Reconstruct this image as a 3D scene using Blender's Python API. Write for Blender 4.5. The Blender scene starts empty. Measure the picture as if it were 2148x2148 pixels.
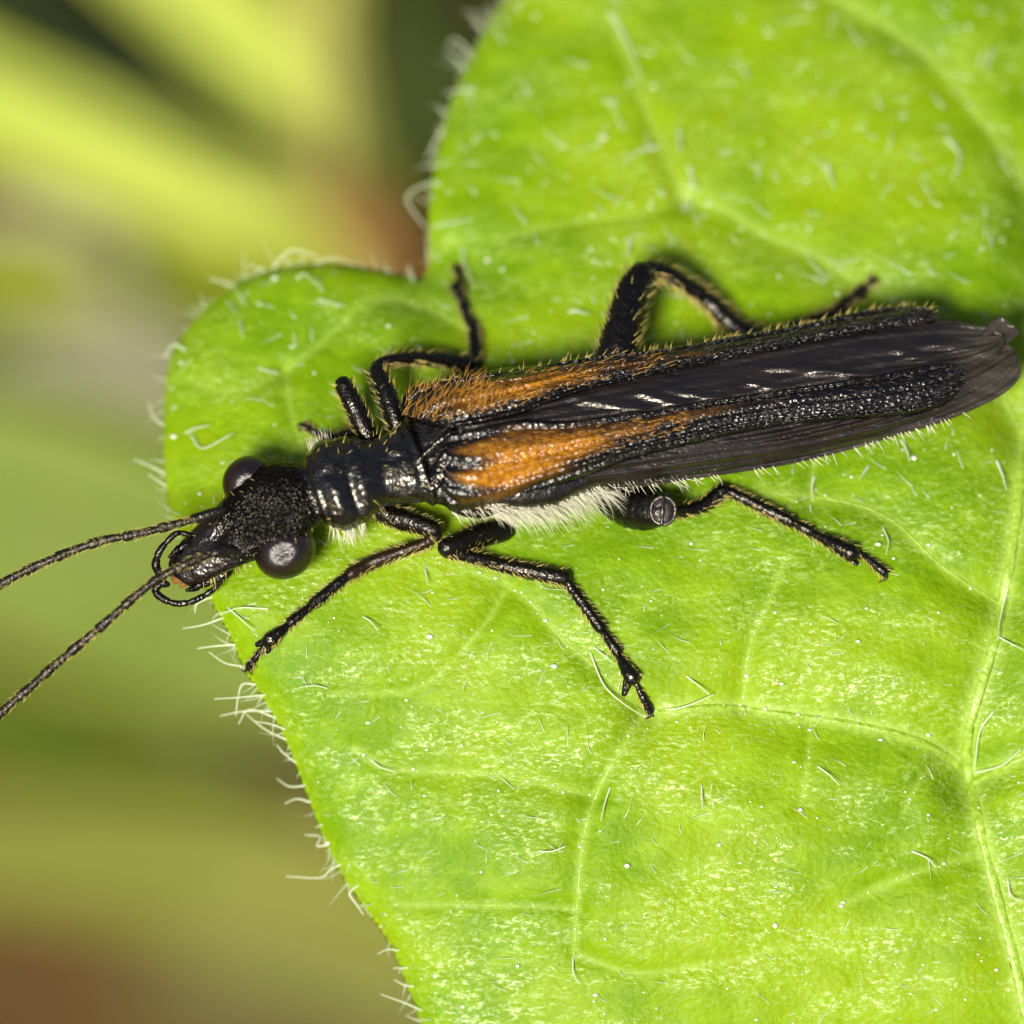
import bpy, math, random
import numpy as np
from mathutils import Vector

random.seed(7)
rng = np.random.default_rng(11)
scene = bpy.context.scene
col = scene.collection

# ------------------------------------------------------------------ camera, sky, sun, exposure
TILT = math.radians(25)          # the lens looks down at 65 degrees onto a level leaf
DIST = 26.0                      # lens to focus plane
LIFT = 8.0                       # height of the leaf above the soil
CT, ST = math.cos(TILT), math.sin(TILT)


def stage_to_world(p):
    p = np.asarray(p, float)
    out = np.empty_like(p)
    out[..., 0] = p[..., 0]
    out[..., 1] = p[..., 1] * CT - p[..., 2] * ST
    out[..., 2] = p[..., 1] * ST + p[..., 2] * CT + LIFT
    return out


cam_data = bpy.data.cameras.new("camera")
cam = bpy.data.objects.new("camera", cam_data)
col.objects.link(cam)
cam.location = stage_to_world(np.array([0.0, 0.0, DIST]))
cam.rotation_euler = (TILT, 0, 0)
cam_data.sensor_width = 36.0
cam_data.lens = 36.0 * DIST / 2.148
cam_data.clip_start = 0.1
cam_data.clip_end = 6000.0
cam_data.dof.use_dof = True
cam_data.dof.focus_distance = DIST - 0.085
APERTURE = 0.66
cam_data.dof.aperture_fstop = cam_data.lens * 1e-3 / (2 * APERTURE)
scene.camera = cam

sun_stage = np.array([-0.28, -0.22, 1.0])
sun_dir = stage_to_world(sun_stage) - np.array([0, 0, LIFT])
sun_dir = sun_dir / np.linalg.norm(sun_dir)
world = bpy.data.worlds.new("World")
scene.world = world
world.use_nodes = True
wn = world.node_tree
sky = wn.nodes.new("ShaderNodeTexSky")
sky.sky_type = 'NISHITA'
sky.sun_disc = False
sky.dust_density = 4.0
sky.ozone_density = 0.4
sky.sun_elevation = math.asin(sun_dir[2])
sky.sun_rotation = math.atan2(sun_dir[0], sun_dir[1])
bg = wn.nodes["Background"]
bg.inputs["Strength"].default_value = 0.05
wn.links.new(sky.outputs[0], bg.inputs[0])

sun_data = bpy.data.lights.new("sun", 'SUN')
sun_data.energy = 5.0
sun_data.angle = math.radians(16.0)
sun_data.color = (1.0, 0.94, 0.82)
sun = bpy.data.objects.new("sun", sun_data)
col.objects.link(sun)
sun.location = (0, 0, 60)
sun.rotation_euler = Vector(sun_dir).to_track_quat('Z', 'Y').to_euler()

scene.view_settings.view_transform = 'Standard'
scene.view_settings.look = 'None'
scene.view_settings.gamma = 1.0
scene.view_settings.exposure = 0.72
scene.render.engine = 'CYCLES'
scene.cycles.use_denoising = True
scene.cycles.max_bounces = 6
scene.cycles.sample_clamp_indirect = 4.0


# ------------------------------------------------------------------ units: thousandths of a scene unit, y up, z towards the lens
def conv(q):
    q = np.asarray(q, float)
    z = q[..., 2] / 1000.0
    k = (DIST - z) / DIST
    s = np.empty_like(q)
    s[..., 0] = (q[..., 0] - 1074) / 1000.0 * k
    s[..., 1] = (q[..., 1] + 1074) / 1000.0 * k
    s[..., 2] = z
    return stage_to_world(s)


def Q(pts):
    a = np.array(pts, float)
    a[:, 1] *= -1
    return a


N_UP = np.array([0.0, ST, CT])    # the leaf's normal in those axes


def sstep(a, b, x):
    t = np.clip((x - a) / (b - a), 0, 1)
    return t * t * (3 - 2 * t)


def catmull(pts, n):
    p = np.asarray(pts, float)
    if len(p) < 3:
        t = np.linspace(0, 1, n)[:, None]
        return p[0] * (1 - t) + p[-1] * t
    ext = np.vstack([2 * p[0] - p[1], p, 2 * p[-1] - p[-2]])
    seg = np.linalg.norm(np.diff(p, axis=0), axis=1)
    cum = np.concatenate([[0], np.cumsum(seg)])
    s = np.linspace(0, cum[-1], n)
    i = np.clip(np.searchsorted(cum, s, side='right') - 1, 0, len(p) - 2)
    t = ((s - cum[i]) / np.maximum(seg[i], 1e-9))[:, None]
    p0, p1, p2, p3 = ext[i], ext[i + 1], ext[i + 2], ext[i + 3]
    return 0.5 * ((2 * p1) + (-p0 + p2) * t + (2 * p0 - 5 * p1 + 4 * p2 - p3) * t ** 2 + (-p0 + 3 * p1 - 3 * p2 + p3) * t ** 3)


class MB:
    """collects shapes; build() links them as one mesh object"""

    def __init__(self):
        self.v, self.f4, self.f3, self.a = [], [], [], []
        self.n = 0

    def add(self, v, f4=None, f3=None, attr=None):
        v = np.asarray(v, float).reshape(-1, 3)
        self.v.append(v)
        self.a.append(np.zeros((len(v), 4)) if attr is None else np.asarray(attr, float))
        if f4 is not None and len(f4):
            self.f4.append(np.asarray(f4, np.int64).reshape(-1, 4) + self.n)
        if f3 is not None and len(f3):
            self.f3.append(np.asarray(f3, np.int64).reshape(-1, 3) + self.n)
        self.n += len(v)
        return self

    def build(self, name, mat, parent=None, raw=False, attrs=False, smooth=True):
        v = np.vstack(self.v)
        w = v if raw else conv(v)
        if parent is not None:
            r = parent
            while r.parent is not None:
                r = r.parent
            w = w - np.array(r.location)
        f4 = np.vstack(self.f4) if self.f4 else np.zeros((0, 4), np.int64)
        f3 = np.vstack(self.f3) if self.f3 else np.zeros((0, 3), np.int64)
        me = bpy.data.meshes.new(name)
        me.vertices.add(len(w))
        me.vertices.foreach_set("co", w.astype(np.float32).ravel())
        me.loops.add(f4.size + f3.size)
        me.loops.foreach_set("vertex_index", np.concatenate([f4.ravel(), f3.ravel()]).astype(np.int32))
        npoly = len(f4) + len(f3)
        me.polygons.add(npoly)
        starts = np.concatenate([np.arange(len(f4)) * 4, f4.size + np.arange(len(f3)) * 3])
        me.polygons.foreach_set("loop_start", starts.astype(np.int32))
        me.polygons.foreach_set("use_smooth", np.full(npoly, smooth))
        me.update(calc_edges=True)
        if attrs:
            at = me.color_attributes.new("pigment", 'FLOAT_COLOR', 'POINT')
            at.data.foreach_set("color", np.vstack(self.a).astype(np.float32).ravel())
        me.materials.append(mat)
        me.validate()
        o = bpy.data.objects.new(name, me)
        col.objects.link(o)
        if parent is not None:
            o.parent = parent
        return o


def frames(p, up=N_UP):
    t = np.gradient(p, axis=0)
    t /= np.linalg.norm(t, axis=1)[:, None] + 1e-12
    side = np.cross(up, t)
    bad = np.linalg.norm(side, axis=1) < 0.12
    if bad.any():
        side[bad] = np.cross(np.array([0.3, 1.0, 0.1]), t[bad])
    side /= np.linalg.norm(side, axis=1)[:, None]
    nn = np.cross(t, side)
    return t, side, nn


def loft_faces(n, m, closed=True):
    i = np.arange(n - 1)[:, None]
    j = np.arange(m if closed else m - 1)[None, :]
    a = i * m + j
    b = i * m + (j + 1) % m
    return np.stack([a, b, b + m, a + m], -1).reshape(-1, 4)


def tube(mb, pts, radii, seg=10, n=None, flat=1.0, rough=0.0, attr=None, up=N_UP, joints=None):
    """tapered round limb with rounded ends through the points"""
    pts = np.asarray(pts, float)
    L = np.linalg.norm(np.diff(pts, axis=0), axis=1).sum()
    n = n or int(max(6, min(120, L / 5)))
    p = catmull(pts, n)
    cum = np.concatenate([[0], np.cumsum(np.linalg.norm(np.diff(pts, axis=0), axis=1))])
    s = np.linspace(0, cum[-1], n)
    r = np.interp(s, cum, radii)
    if joints:
        r = r * joints(s)
    # rounded caps
    t, sd, nn = frames(p, up)
    caps = np.array([0.0, 0.45, 0.8])
    pre = [p[0] - t[0] * r[0] * 0.9 * math.sqrt(max(0, 1 - c * c)) for c in caps]
    post = [p[-1] + t[-1] * r[-1] * 0.9 * math.sqrt(max(0, 1 - c * c)) for c in caps[::-1]]
    P = np.vstack([pre, p, post])
    Rr = np.concatenate([np.maximum(r[0] * caps, 0.02), r, np.maximum(r[-1] * caps[::-1], 0.02)])
    SD = np.vstack([[sd[0]] * 3, sd, [sd[-1]] * 3])
    NN = np.vstack([[nn[0]] * 3, nn, [nn[-1]] * 3])
    ang = np.linspace(0, 2 * math.pi, seg, endpoint=False)
    rad = Rr[:, None] * np.ones(seg)
    if rough:
        rad = rad * (1 + rough * rng.normal(0, 1, rad.shape))
    V = P[:, None, :] + SD[:, None, :] * (np.cos(ang) * rad)[..., None] + NN[:, None, :] * (np.sin(ang) * rad * flat)[..., None]
    mb.add(V.reshape(-1, 3), loft_faces(len(P), seg), None, None if attr is None else np.tile(attr, (len(P) * seg, 1)))
    return p, t, sd, nn, r


def hairs(mb, base, dirs, length, rad, bend=None, segs=3, sides=3, attr=None):
    """many tapered hairs at once"""
    base = np.asarray(base, float)
    N = len(base)
    if N == 0:
        return
    d = np.asarray(dirs, float)
    d = d / (np.linalg.norm(d, axis=1)[:, None] + 1e-9)
    length = np.broadcast_to(np.asarray(length, float), (N,))
    rad = np.broadcast_to(np.asarray(rad, float), (N,))
    bend = np.zeros((N, 3)) if bend is None else np.asarray(bend, float)
    ref = np.where(np.abs(d[:, 2:3]) > 0.8, np.array([[1.0, 0, 0]]), np.array([[0, 0, 1.0]]))
    a = np.cross(d, ref)
    a /= np.linalg.norm(a, axis=1)[:, None] + 1e-9
    b = np.cross(d, a)
    t = np.linspace(0, 1, segs + 1)
    C = base[:, None, :] + d[:, None, :] * (length[:, None] * t)[..., None] + bend[:, None, :] * (length[:, None] * t ** 2)[..., None]
    R = rad[:, None] * (1 - 0.85 * t ** 1.3)
    ang = np.linspace(0, 2 * math.pi, sides, endpoint=False)
    V = C[:, :, None, :] + (a[:, None, None, :] * np.cos(ang)[None, None, :, None] + b[:, None, None, :] * np.sin(ang)[None, None, :, None]) * R[:, :, None, None]
    i = np.arange(segs)[:, None]
    j = np.arange(sides)[None, :]
    f = np.stack([i * sides + j, i * sides + (j + 1) % sides, (i + 1) * sides + (j + 1) % sides, (i + 1) * sides + j], -1).reshape(-1, 4)
    per = (segs + 1) * sides
    F = (f[None] + (np.arange(N) * per)[:, None, None]).reshape(-1, 4)
    mb.add(V.reshape(-1, 3), F, None, None if attr is None else np.tile(attr, (N * per, 1)))


def unit(v):
    v = np.asarray(v, float)
    return v / (np.linalg.norm(v, axis=-1, keepdims=True) + 1e-12)


# ------------------------------------------------------------------ materials
class Nodes:
    def __init__(self, name):
        self.m = bpy.data.materials.new(name)
        self.m.use_nodes = True
        self.t = self.m.node_tree
        self.b = self.t.nodes["Principled BSDF"]
        self.out = self.t.nodes["Material Output"]
        self.co = self.t.nodes.new("ShaderNodeTexCoord").outputs["Object"]

    def new(self, kind, **kw):
        n = self.t.nodes.new(kind)
        for k, v in kw.items():
            setattr(n, k, v)
        return n

    def link(self, a, b):
        self.t.links.new(a, b)

    def put(self, sock, v):
        if hasattr(v, "links") or hasattr(v, "is_linked"):
            self.link(v, sock)
        else:
            sock.default_value = v

    def map(self, scale=(1, 1, 1), rot=(0, 0, 0)):
        n = self.new("ShaderNodeMapping")
        self.link(self.co, n.inputs[0])
        n.inputs["Scale"].default_value = scale
        n.inputs["Rotation"].default_value = rot
        return n.outputs[0]

    def noise(self, scale, detail=2, rough=0.5, vec=None, dist=0.0):
        n = self.new("ShaderNodeTexNoise")
        self.link(vec or self.co, n.inputs["Vector"])
        n.inputs["Scale"].default_value = scale
        n.inputs["Detail"].default_value = detail
        n.inputs["Roughness"].default_value = rough
        n.inputs["Distortion"].default_value = dist
        return n.outputs["Fac"]

    def voronoi(self, scale, feature='F1', vec=None, rnd=1.0):
        n = self.new("ShaderNodeTexVoronoi", feature=feature)
        self.link(vec or self.co, n.inputs["Vector"])
        n.inputs["Scale"].default_value = scale
        n.inputs["Randomness"].default_value = rnd
        return n.outputs["Distance"]

    def ramp(self, fac, lo, hi, a=0.0, b=1.0):
        n = self.new("ShaderNodeMapRange", interpolation_type='SMOOTHSTEP')
        self.link(fac, n.inputs[0])
        for i, v in enumerate((lo, hi, a, b)):
            n.inputs[i + 1].default_value = v
        return n.outputs[0]

    def mix(self, fac, a, b):
        n = self.new("ShaderNodeMix", data_type='RGBA')
        self.put(n.inputs[0], fac)
        self.put(n.inputs[6], a if not isinstance(a, tuple) else (*a, 1))
        self.put(n.inputs[7], b if not isinstance(b, tuple) else (*b, 1))
        return n.outputs[2]

    def math(self, op, a, b=0.0):
        n = self.new("ShaderNodeMath", operation=op)
        self.put(n.inputs[0], a)
        self.put(n.inputs[1], b)
        return n.outputs[0]

    def attr(self):
        n = self.new("ShaderNodeVertexColor", layer_name="pigment")
        s = self.new("ShaderNodeSeparateColor")
        self.link(n.outputs[0], s.inputs[0])
        return s.outputs[0], s.outputs[1], s.outputs[2]

    def bump(self, h, dist, strength=1.0, prev=None):
        n = self.new("ShaderNodeBump")
        n.inputs["Strength"].default_value = strength
        n.inputs["Distance"].default_value = dist
        self.link(h, n.inputs["Height"])
        if prev is not None:
            self.link(prev, n.inputs["Normal"])
        return n.outputs[0]

    def set(self, color=None, rough=None, spec=None, normal=None, **kw):
        if color is not None:
            self.put(self.b.inputs["Base Color"], color if not isinstance(color, tuple) else (*color, 1))
        if rough is not None:
            self.put(self.b.inputs["Roughness"], rough)
        if spec is not None:
            self.put(self.b.inputs["Specular IOR Level"], spec)
        if normal is not None:
            self.link(normal, self.b.inputs["Normal"])
        for k, v in kw.items():
            self.put(self.b.inputs[k], v)
        return self

    def translucent(self, color, amount):
        tr = self.new("ShaderNodeBsdfTranslucent")
        self.put(tr.inputs[0], color if not isinstance(color, tuple) else (*color, 1))
        mx = self.new("ShaderNodeMixShader")
        self.put(mx.inputs[0], amount)
        self.link(self.b.outputs[0], mx.inputs[1])
        self.link(tr.outputs[0], mx.inputs[2])
        self.link(mx.outputs[0], self.out.inputs[0])
        return self


def leaf_material():
    k = Nodes("leaf_green")
    edge, rib, _ = k.attr()
    broad = k.ramp(k.noise(2.4, 4, 0.55), 0.36, 0.68)
    c = k.mix(broad, (0.100, 0.205, 0.0010), (0.185, 0.285, 0.0020))
    blotch = k.ramp(k.noise(16, 4, 0.6, vec=k.map((0.7, 1.3, 1))), 0.42, 0.68)
    c = k.mix(k.math('MULTIPLY', blotch, 0.45), c, (0.20, 0.34, 0.006))
    # pale epidermis flecks with surface glint painted in, drawn out across the blade
    fl = k.noise(95, 7, 0.80, vec=k.map((0.5, 1.35, 1), (0, 0, 0.12)), dist=0.8)
    fleck = k.ramp(fl, 0.50, 0.60)
    reg = k.ramp(k.noise(5.5, 5, 0.65, vec=k.map((0.6, 1.5, 1), (0, 0, 0.1))), 0.40, 0.62)
    wax_glint = k.math('MULTIPLY', fleck, reg)
    c = k.mix(k.math('MULTIPLY', wax_glint, 0.70), c, (0.34, 0.45, 0.115))
    # fine net of veinlets between puckered cells
    net = k.voronoi(24, 'DISTANCE_TO_EDGE', vec=k.map((1, 1, 0.2)))
    netl = k.ramp(net, 0.0, 0.045, 1.0, 0.0)
    c = k.mix(k.math('MULTIPLY', netl, 0.16), c, (0.26, 0.38, 0.008))
    c = k.mix(k.math('MULTIPLY', rib, 0.8), c, (0.30, 0.43, 0.075))
    c = k.mix(k.math('MULTIPLY', edge, 0.6), c, (0.27, 0.44, 0.006))
    cells = k.voronoi(95, 'SMOOTH_F1', vec=k.map((0.8, 1.1, 1)))
    b0 = k.bump(k.noise(30, 3, 0.6), 0.010, 0.3)
    b1 = k.bump(cells, 0.0026, 0.7, b0)
    b2 = k.bump(k.noise(210, 2, 0.6), 0.0020, 0.7, b1)
    b3 = k.bump(k.ramp(net, 0.0, 0.22), 0.0022, 0.25, b2)
    k.set(c, k.ramp(fleck, 0.0, 1.0, 0.46, 0.32), k.math('ADD', 0.12, k.math('MULTIPLY', wax_glint, 0.55)), b3)
    k.translucent(c, 0.16)
    return k.m


def vein_material():
    k = Nodes("leaf_vein")
    n = k.noise(60, 3, 0.6)
    c = k.mix(k.ramp(n, 0.35, 0.65), (0.17, 0.30, 0.006), (0.27, 0.40, 0.05))
    k.set(c, 0.4, 0.5, k.bump(k.noise(120, 2), 0.004, 0.6))
    k.translucent(c, 0.15)
    return k.m


def hair_material(name, color, rough=0.3, trans=0.25):
    k = Nodes(name)
    k.set(color, rough, 0.5)
    if trans:
        k.translucent(color, trans)
    return k.m


def cuticle_material(name, color=(0.0016, 0.0012, 0.0010), scale=135, rough=0.20, amount=1.0, wrinkle=0.5, matt=False):
    k = Nodes(name)
    v = k.voronoi(scale)
    n = k.noise(scale * 0.55, 3, 0.65)
    w = k.noise(26, 2, 0.55, vec=k.map((0.6, 1.4, 1.0)))
    nb = k.bump(w, 0.010, wrinkle)
    nb = k.bump(n, 0.0026, 0.8 * amount, nb)
    nb = k.bump(v, 0.0016, 0.85 * amount, nb)
    sp = 0.42
    if matt:      # the head is pitted and dull, the thorax polished
        hd, _, _ = k.attr()
        sp = k.math('SUBTRACT', 1.0, k.math('MULTIPLY', hd, 0.82))
        pits = k.bump(k.voronoi(165), 0.004, 0.9, nb)
        mx = k.new("ShaderNodeMix", data_type='VECTOR')
        k.link(hd, mx.inputs[0])
        k.link(nb, mx.inputs[4])
        k.link(pits, mx.inputs[5])
        nb = mx.outputs[1]
    k.set(color, k.ramp(n, 0.3, 0.7, rough * 0.75, rough * 1.4), sp, nb)
    k.b.inputs['Specular Tint'].default_value = (1.0, 0.93, 0.84, 1)
    return k.m


def elytron_material():
    k = Nodes("elytron_cuticle")
    p, dark, _ = k.attr()
    n = k.noise(85, 3, 0.65)
    n2 = k.noise(20, 3, 0.6, vec=k.map((0.5, 1.6, 1.0)))
    f = k.math('ADD', p, k.math('MULTIPLY', k.math('SUBTRACT', n2, 0.5), 0.75))
    f = k.ramp(f, 0.08, 0.95)
    c = k.mix(k.ramp(n, 0.32, 0.68), (0.165, 0.054, 0.0014), (0.37, 0.155, 0.005))
    c = k.mix(f, (0.0022, 0.0016, 0.0012), c)
    v = k.voronoi(125, vec=k.map((0.75, 1.1, 1)))
    nb = k.bump(n, 0.0034, 0.7)
    nb = k.bump(v, 0.0026, 0.95, nb)
    k.set(c, 0.24, 0.6, nb)
    return k.m


def wing_material():
    k = Nodes("wing_membrane")
    n = k.noise(30, 4, 0.6, vec=k.map((0.35, 1.5, 1.0), (0, 0, 0.2)))
    g, thin, _ = k.attr()
    c = k.mix(k.ramp(n, 0.3, 0.7), (0.0045, 0.003, 0.0028), (0.012, 0.0085, 0.008))
    c = k.mix(k.math('MULTIPLY', thin, k.ramp(n, 0.35, 0.7, 0.5, 1.0)), c, (0.085, 0.076, 0.058))
    nb = k.bump(n, 0.014, 0.45)
    nb = k.bump(k.noise(160, 2, 0.6), 0.0012, 0.5, nb)
    k.set(c, 0.25, 0.75, nb)
    k.b.inputs['Specular Tint'].default_value = (1.0, 0.93, 0.86, 1)
    k.translucent((0.10, 0.085, 0.065), k.math('MULTIPLY', thin, 0.45))
    return k.m


def eye_material():
    k = Nodes("compound_eye")
    v = k.voronoi(300, rnd=0.2)
    k.set(k.mix(k.ramp(v, 0.2, 0.6), (0.009, 0.003, 0.002), (0.004, 0.0015, 0.001)), 0.18, 1.0, k.bump(v, 0.0027, 0.5))
    return k.m


def plain_plant(name, a, b, scale=2.0, rough=0.5, trans=0.2):
    k = Nodes(name)
    c = k.mix(k.ramp(k.noise(scale, 3, 0.55, vec=k.map((1, 1, 1))), 0.3, 0.7), a, b)
    k.set(c, rough, 0.12, k.bump(k.noise(scale * 8, 3), 0.03, 0.5))
    k.translucent(c, trans)
    return k.m


M_LEAF = leaf_material()
M_VEIN = vein_material()
M_LHAIR = hair_material("leaf_hair", (0.66, 0.74, 0.54), 0.2, 0.4)
M_GLAND_GLINT = hair_material("leaf_gland_glint", (0.75, 0.80, 0.62), 0.15, 0.2)  # white beads, also standing in for sun glints on the leaf
M_BLACK = cuticle_material("black_cuticle")
M_BODY = cuticle_material("body_cuticle", rough=0.25, amount=0.7, matt=True)
M_LEG = cuticle_material("leg_cuticle", (0.0018, 0.0014, 0.0012), 150, 0.27, 0.8, 0.3)
M_TIBIA = cuticle_material("tibia_cuticle", (0.010, 0.005, 0.0015), 150, 0.33, 0.7, 0.3)
M_ANT = cuticle_material("antenna_cuticle", (0.005, 0.0038, 0.0035), 170, 0.34, 0.8, 0.2)
M_MOUTH = cuticle_material("mouth_cuticle", (0.17, 0.075, 0.022), 80, 0.3, 0.5, 0.3)
M_KNEE = cuticle_material("knee_cuticle", (0.004, 0.003, 0.0028), 60, 0.42, 0.25, 0.6)
M_KNEE.node_tree.nodes["Principled BSDF"].inputs["Specular IOR Level"].default_value = 1.0
M_ELY = elytron_material()
M_WING = wing_material()
M_EYE = eye_material()
M_GOLD = hair_material("golden_hair", (0.50, 0.25, 0.035), 0.3, 0.2)
M_PALE = hair_material("pale_hair", (0.72, 0.70, 0.55), 0.3, 0.25)
M_STRAW = hair_material("straw_hair", (0.62, 0.50, 0.15), 0.3, 0.25)
M_BRISTLE = hair_material("black_bristle", (0.02, 0.013, 0.008), 0.3, 0.0)

# ------------------------------------------------------------------ the leaf's form
_py = np.arange(-1500, 4500, 5.0)
_sl = 0.466 * (1 - sstep(880, 1560, _py)) - 0.09 * sstep(1450, 2000, _py) - 0.35 * sstep(2300, 3400, _py) - 0.25 * (1 - sstep(-900, 100, _py))
_zt = np.cumsum(_sl) * 5.0
_zt -= np.interp(1100, _py, _zt)

OUT = [(1056, 0), (1020, 62), (982, 135), (948, 212), (922, 300), (906, 385), (900, 460), (902, 520), (898, 560), (884, 582), (850, 578), (800, 568),
       (745, 558), (690, 552), (620, 556), (556, 568), (492, 597), (445, 632), (402, 680), (366, 730), (350, 778), (344, 850), (343, 940), (348, 1020),
       (358, 1070), (384, 1140), (430, 1235), (478, 1320), (512, 1398), (545, 1450), (580, 1510), (612, 1580), (645, 1665), (680, 1755), (725, 1845),
       (775, 1912), (822, 1985), (852, 2060), (884, 2148), (930, 2290), (1060, 2560), (1300, 2860), (1700, 3130), (2150, 3320), (2600, 3120), (3000, 2760),
       (3300, 2300), (3450, 1700), (3400, 1000), (3210, 400), (2900, -100), (2520, -430), (2260, -480), (2170, -300), (2070, -500), (1780, -560),
       (1450, -430), (1220, -240)]
outline = catmull(np.vstack([Q([(x, y, 0) for x, y in OUT + OUT[:1]])]), 1500)[:-1, :2]

VEINS = [  # points, radius at start, radius at end
    ([(2168, -300), (2190, 200), (2180, 600), (2152, 900), (2124, 1140), (2092, 1320), (2052, 1455), (2028, 1560), (2040, 1660), (2060, 1745), (2092, 1880), (2142, 2075), (2185, 2400), (2150, 3200)], 15, 15),
    ([(2018, 1610), (1975, 1574), (1897, 1541), (1769, 1513), (1630, 1494), (1519, 1480), (1435, 1485), (1363, 1491)], 12, 6),
    ([(1352, 1500), (1313, 1558), (1257, 1652), (1224, 1758), (1212, 1880), (1205, 2010)], 6, 3),
    ([(1345, 1488), (1241, 1391), (1174, 1335), (1107, 1257), (1035, 1215), (968, 1195)], 6, 3),
    ([(1558, 1480), (1574, 1352), (1613, 1263), (1640, 1190)], 5, 2.5),
    ([(1702, 1505), (1694, 1602), (1678, 1690)], 4, 2),
    ([(2045, 1795), (1941, 1824), (1852, 1858), (1760, 1900)], 6, 3),
    ([(1985, 1588), (1930, 1635), (1895, 1705)], 4, 2),
    ([(1240, 1668), (1119, 1641), (991, 1622), (828, 1613), (745, 1570)], 5, 3),
    ([(1216, 1905), (1130, 1902), (990, 1898), (845, 1897)], 4, 2),
    ([(1210, 2000), (1330, 2040), (1480, 2025), (1640, 1990)], 4, 2),
    ([(1064, 1235), (1000, 1330), (880, 1440), (695, 1458)], 4, 2),
    ([(2150, 920), (2040, 720), (1920, 650), (1797, 589), (1713, 534), (1602, 489), (1519, 439), (1441, 422)], 9, 6),
    ([(1441, 422), (1405, 350), (1370, 262), (1330, 170), (1290, 60)], 5, 3),
    ([(1441, 422), (1330, 450), (1180, 470), (1040, 500)], 4, 2),
    ([(2180, 420), (2060, 250), (1940, 110), (1800, 20), (1650, -60)], 9, 6),
    ([(1000, 700), (880, 640), (778, 628), (695, 700), (600, 778)], 6, 3),
    ([(600, 778), (610, 860), (640, 950)], 4, 2),
    ([(600, 778), (500, 820), (400, 800)], 4, 2),
    ([(2105, 1270), (1980, 1190), (1870, 1090), (1760, 1050), (1600, 1030)], 7, 4),
    ([(1700, 1058), (1705, 990), (1720, 930)], 4, 3),
    ([(2042, 1640), (2300, 1500), (2650, 1250), (3000, 1100)], 11, 4),
    ([(2185, 2300), (2500, 2150), (2900, 1950)], 10, 4),
    ([(2185, 2300), (1900, 2200), (1600, 2250), (1300, 2400)], 10, 4),
    ([(2185, 500), (2500, 300), (2850, 180)], 10, 4),
]
vein_paths = []
for pts, r0, r1 in VEINS:
    a = Q([(x, y, 0) for x, y in pts])
    L = np.linalg.norm(np.diff(a, axis=0), axis=1).sum()
    vein_paths.append((catmull(a, int(L / 22) + 4)[:, :2], r0, r1))


def seg_dist(px, py, poly, closed=False):
    """distance of points to a polyline"""
    A = poly
    B = np.roll(poly, -1, 0) if closed else None
    if not closed:
        A, B = poly[:-1], poly[1:]
    best = np.full(px.shape, 1e9)
    near = np.zeros(px.shape + (2,))
    P = np.stack([px, py], -1)
    for a, b in zip(A, B):
        d = b - a
        t = np.clip(((P - a) @ d) / (d @ d + 1e-9), 0, 1)
        c = a + t[..., None] * d
        dd = np.hypot(P[..., 0] - c[..., 0], P[..., 1] - c[..., 1])
        m = dd < best
        best = np.where(m, dd, best)
        near[m] = c[m]
    return best, near


def nearest(px, py, dense, chunk=4000):
    """distance to a densely sampled curve"""
    best = np.empty(len(px))
    idx = np.empty(len(px), int)
    for i in range(0, len(px), chunk):
        d = (px[i:i + chunk, None] - dense[None, :, 0]) ** 2 + (py[i:i + chunk, None] - dense[None, :, 1]) ** 2
        k = d.argmin(1)
        idx[i:i + chunk] = k
        best[i:i + chunk] = np.sqrt(d[np.arange(len(k)), k])
    return best, idx


def leaf_z(x, y, d_edge=None):
    """height of the blade's upper face (x, y up)"""
    x = np.asarray(x, float)
    y = np.asarray(y, float)
    xs, ys = x.ravel(), y.ravel()
    py = -ys
    z = np.interp(py, _py, _zt)
    z = z - 0.22 * np.maximum(0, 640 - xs) * (1 - sstep(1000, 1350, py))
    z = z - 0.13 * np.maximum(0, 1250 - xs) * sstep(1250, 1700, py)
    z = z + 26 * np.exp(-((xs - 1250) / 420) ** 2 - ((py - 1850) / 330) ** 2)
    z = z - 60 * np.exp(-((xs - 930) / 120) ** 2 - ((py - 560) / 90) ** 2)
    z = z - 0.10 * np.maximum(0, 1300 - xs) * (1 - sstep(300, 560, py))
    z = z - 0.22 * np.maximum(0, xs - 2300)
    z = z + 7 * np.sin(xs / 97 + 1.3 * np.sin(ys / 143)) * np.sin(ys / 83 + 0.7) + 3.0 * np.sin(xs / 31 + ys / 57) * np.sin(ys / 37 - xs / 71)
    for pth, r0, r1 in vein_paths:
        lo, hi = pth.min(0) - 220, pth.max(0) + 220
        m = (xs > lo[0]) & (xs < hi[0]) & (ys > lo[1]) & (ys < hi[1])
        if not m.any():
            continue
        d, idx = nearest(xs[m], ys[m], pth)
        w = 5.5 * r0
        taper = 1 - 0.65 * idx / len(pth)
        z[m] -= 3.0 * r0 * np.exp(-(d / w) ** 2) * taper
    if d_edge is None:
        d_edge, _ = nearest(xs, ys, outline)
    else:
        d_edge = d_edge.ravel()
    z = z - 34 * np.exp(-d_edge / 26) - 12 * np.exp(-d_edge / 9)
    return z.reshape(x.shape)


def inside(px, py, poly):
    r = np.zeros(px.shape, bool)
    x0, y0 = poly[-1]
    for x1, y1 in poly:
        c = (y1 > py) != (y0 > py)
        if y1 != y0:
            r ^= c & (px < (x0 - x1) * (py - y1) / (y0 - y1) + x1)
        x0, y0 = x1, y1
    return r


def thing(name, label, cat, loc, group=None):
    o = bpy.data.objects.new(name, None)
    col.objects.link(o)
    o.location = loc
    o.empty_display_size = 0.1
    o["label"] = label
    o["category"] = cat
    if group:
        o["group"] = group
    return o


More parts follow.
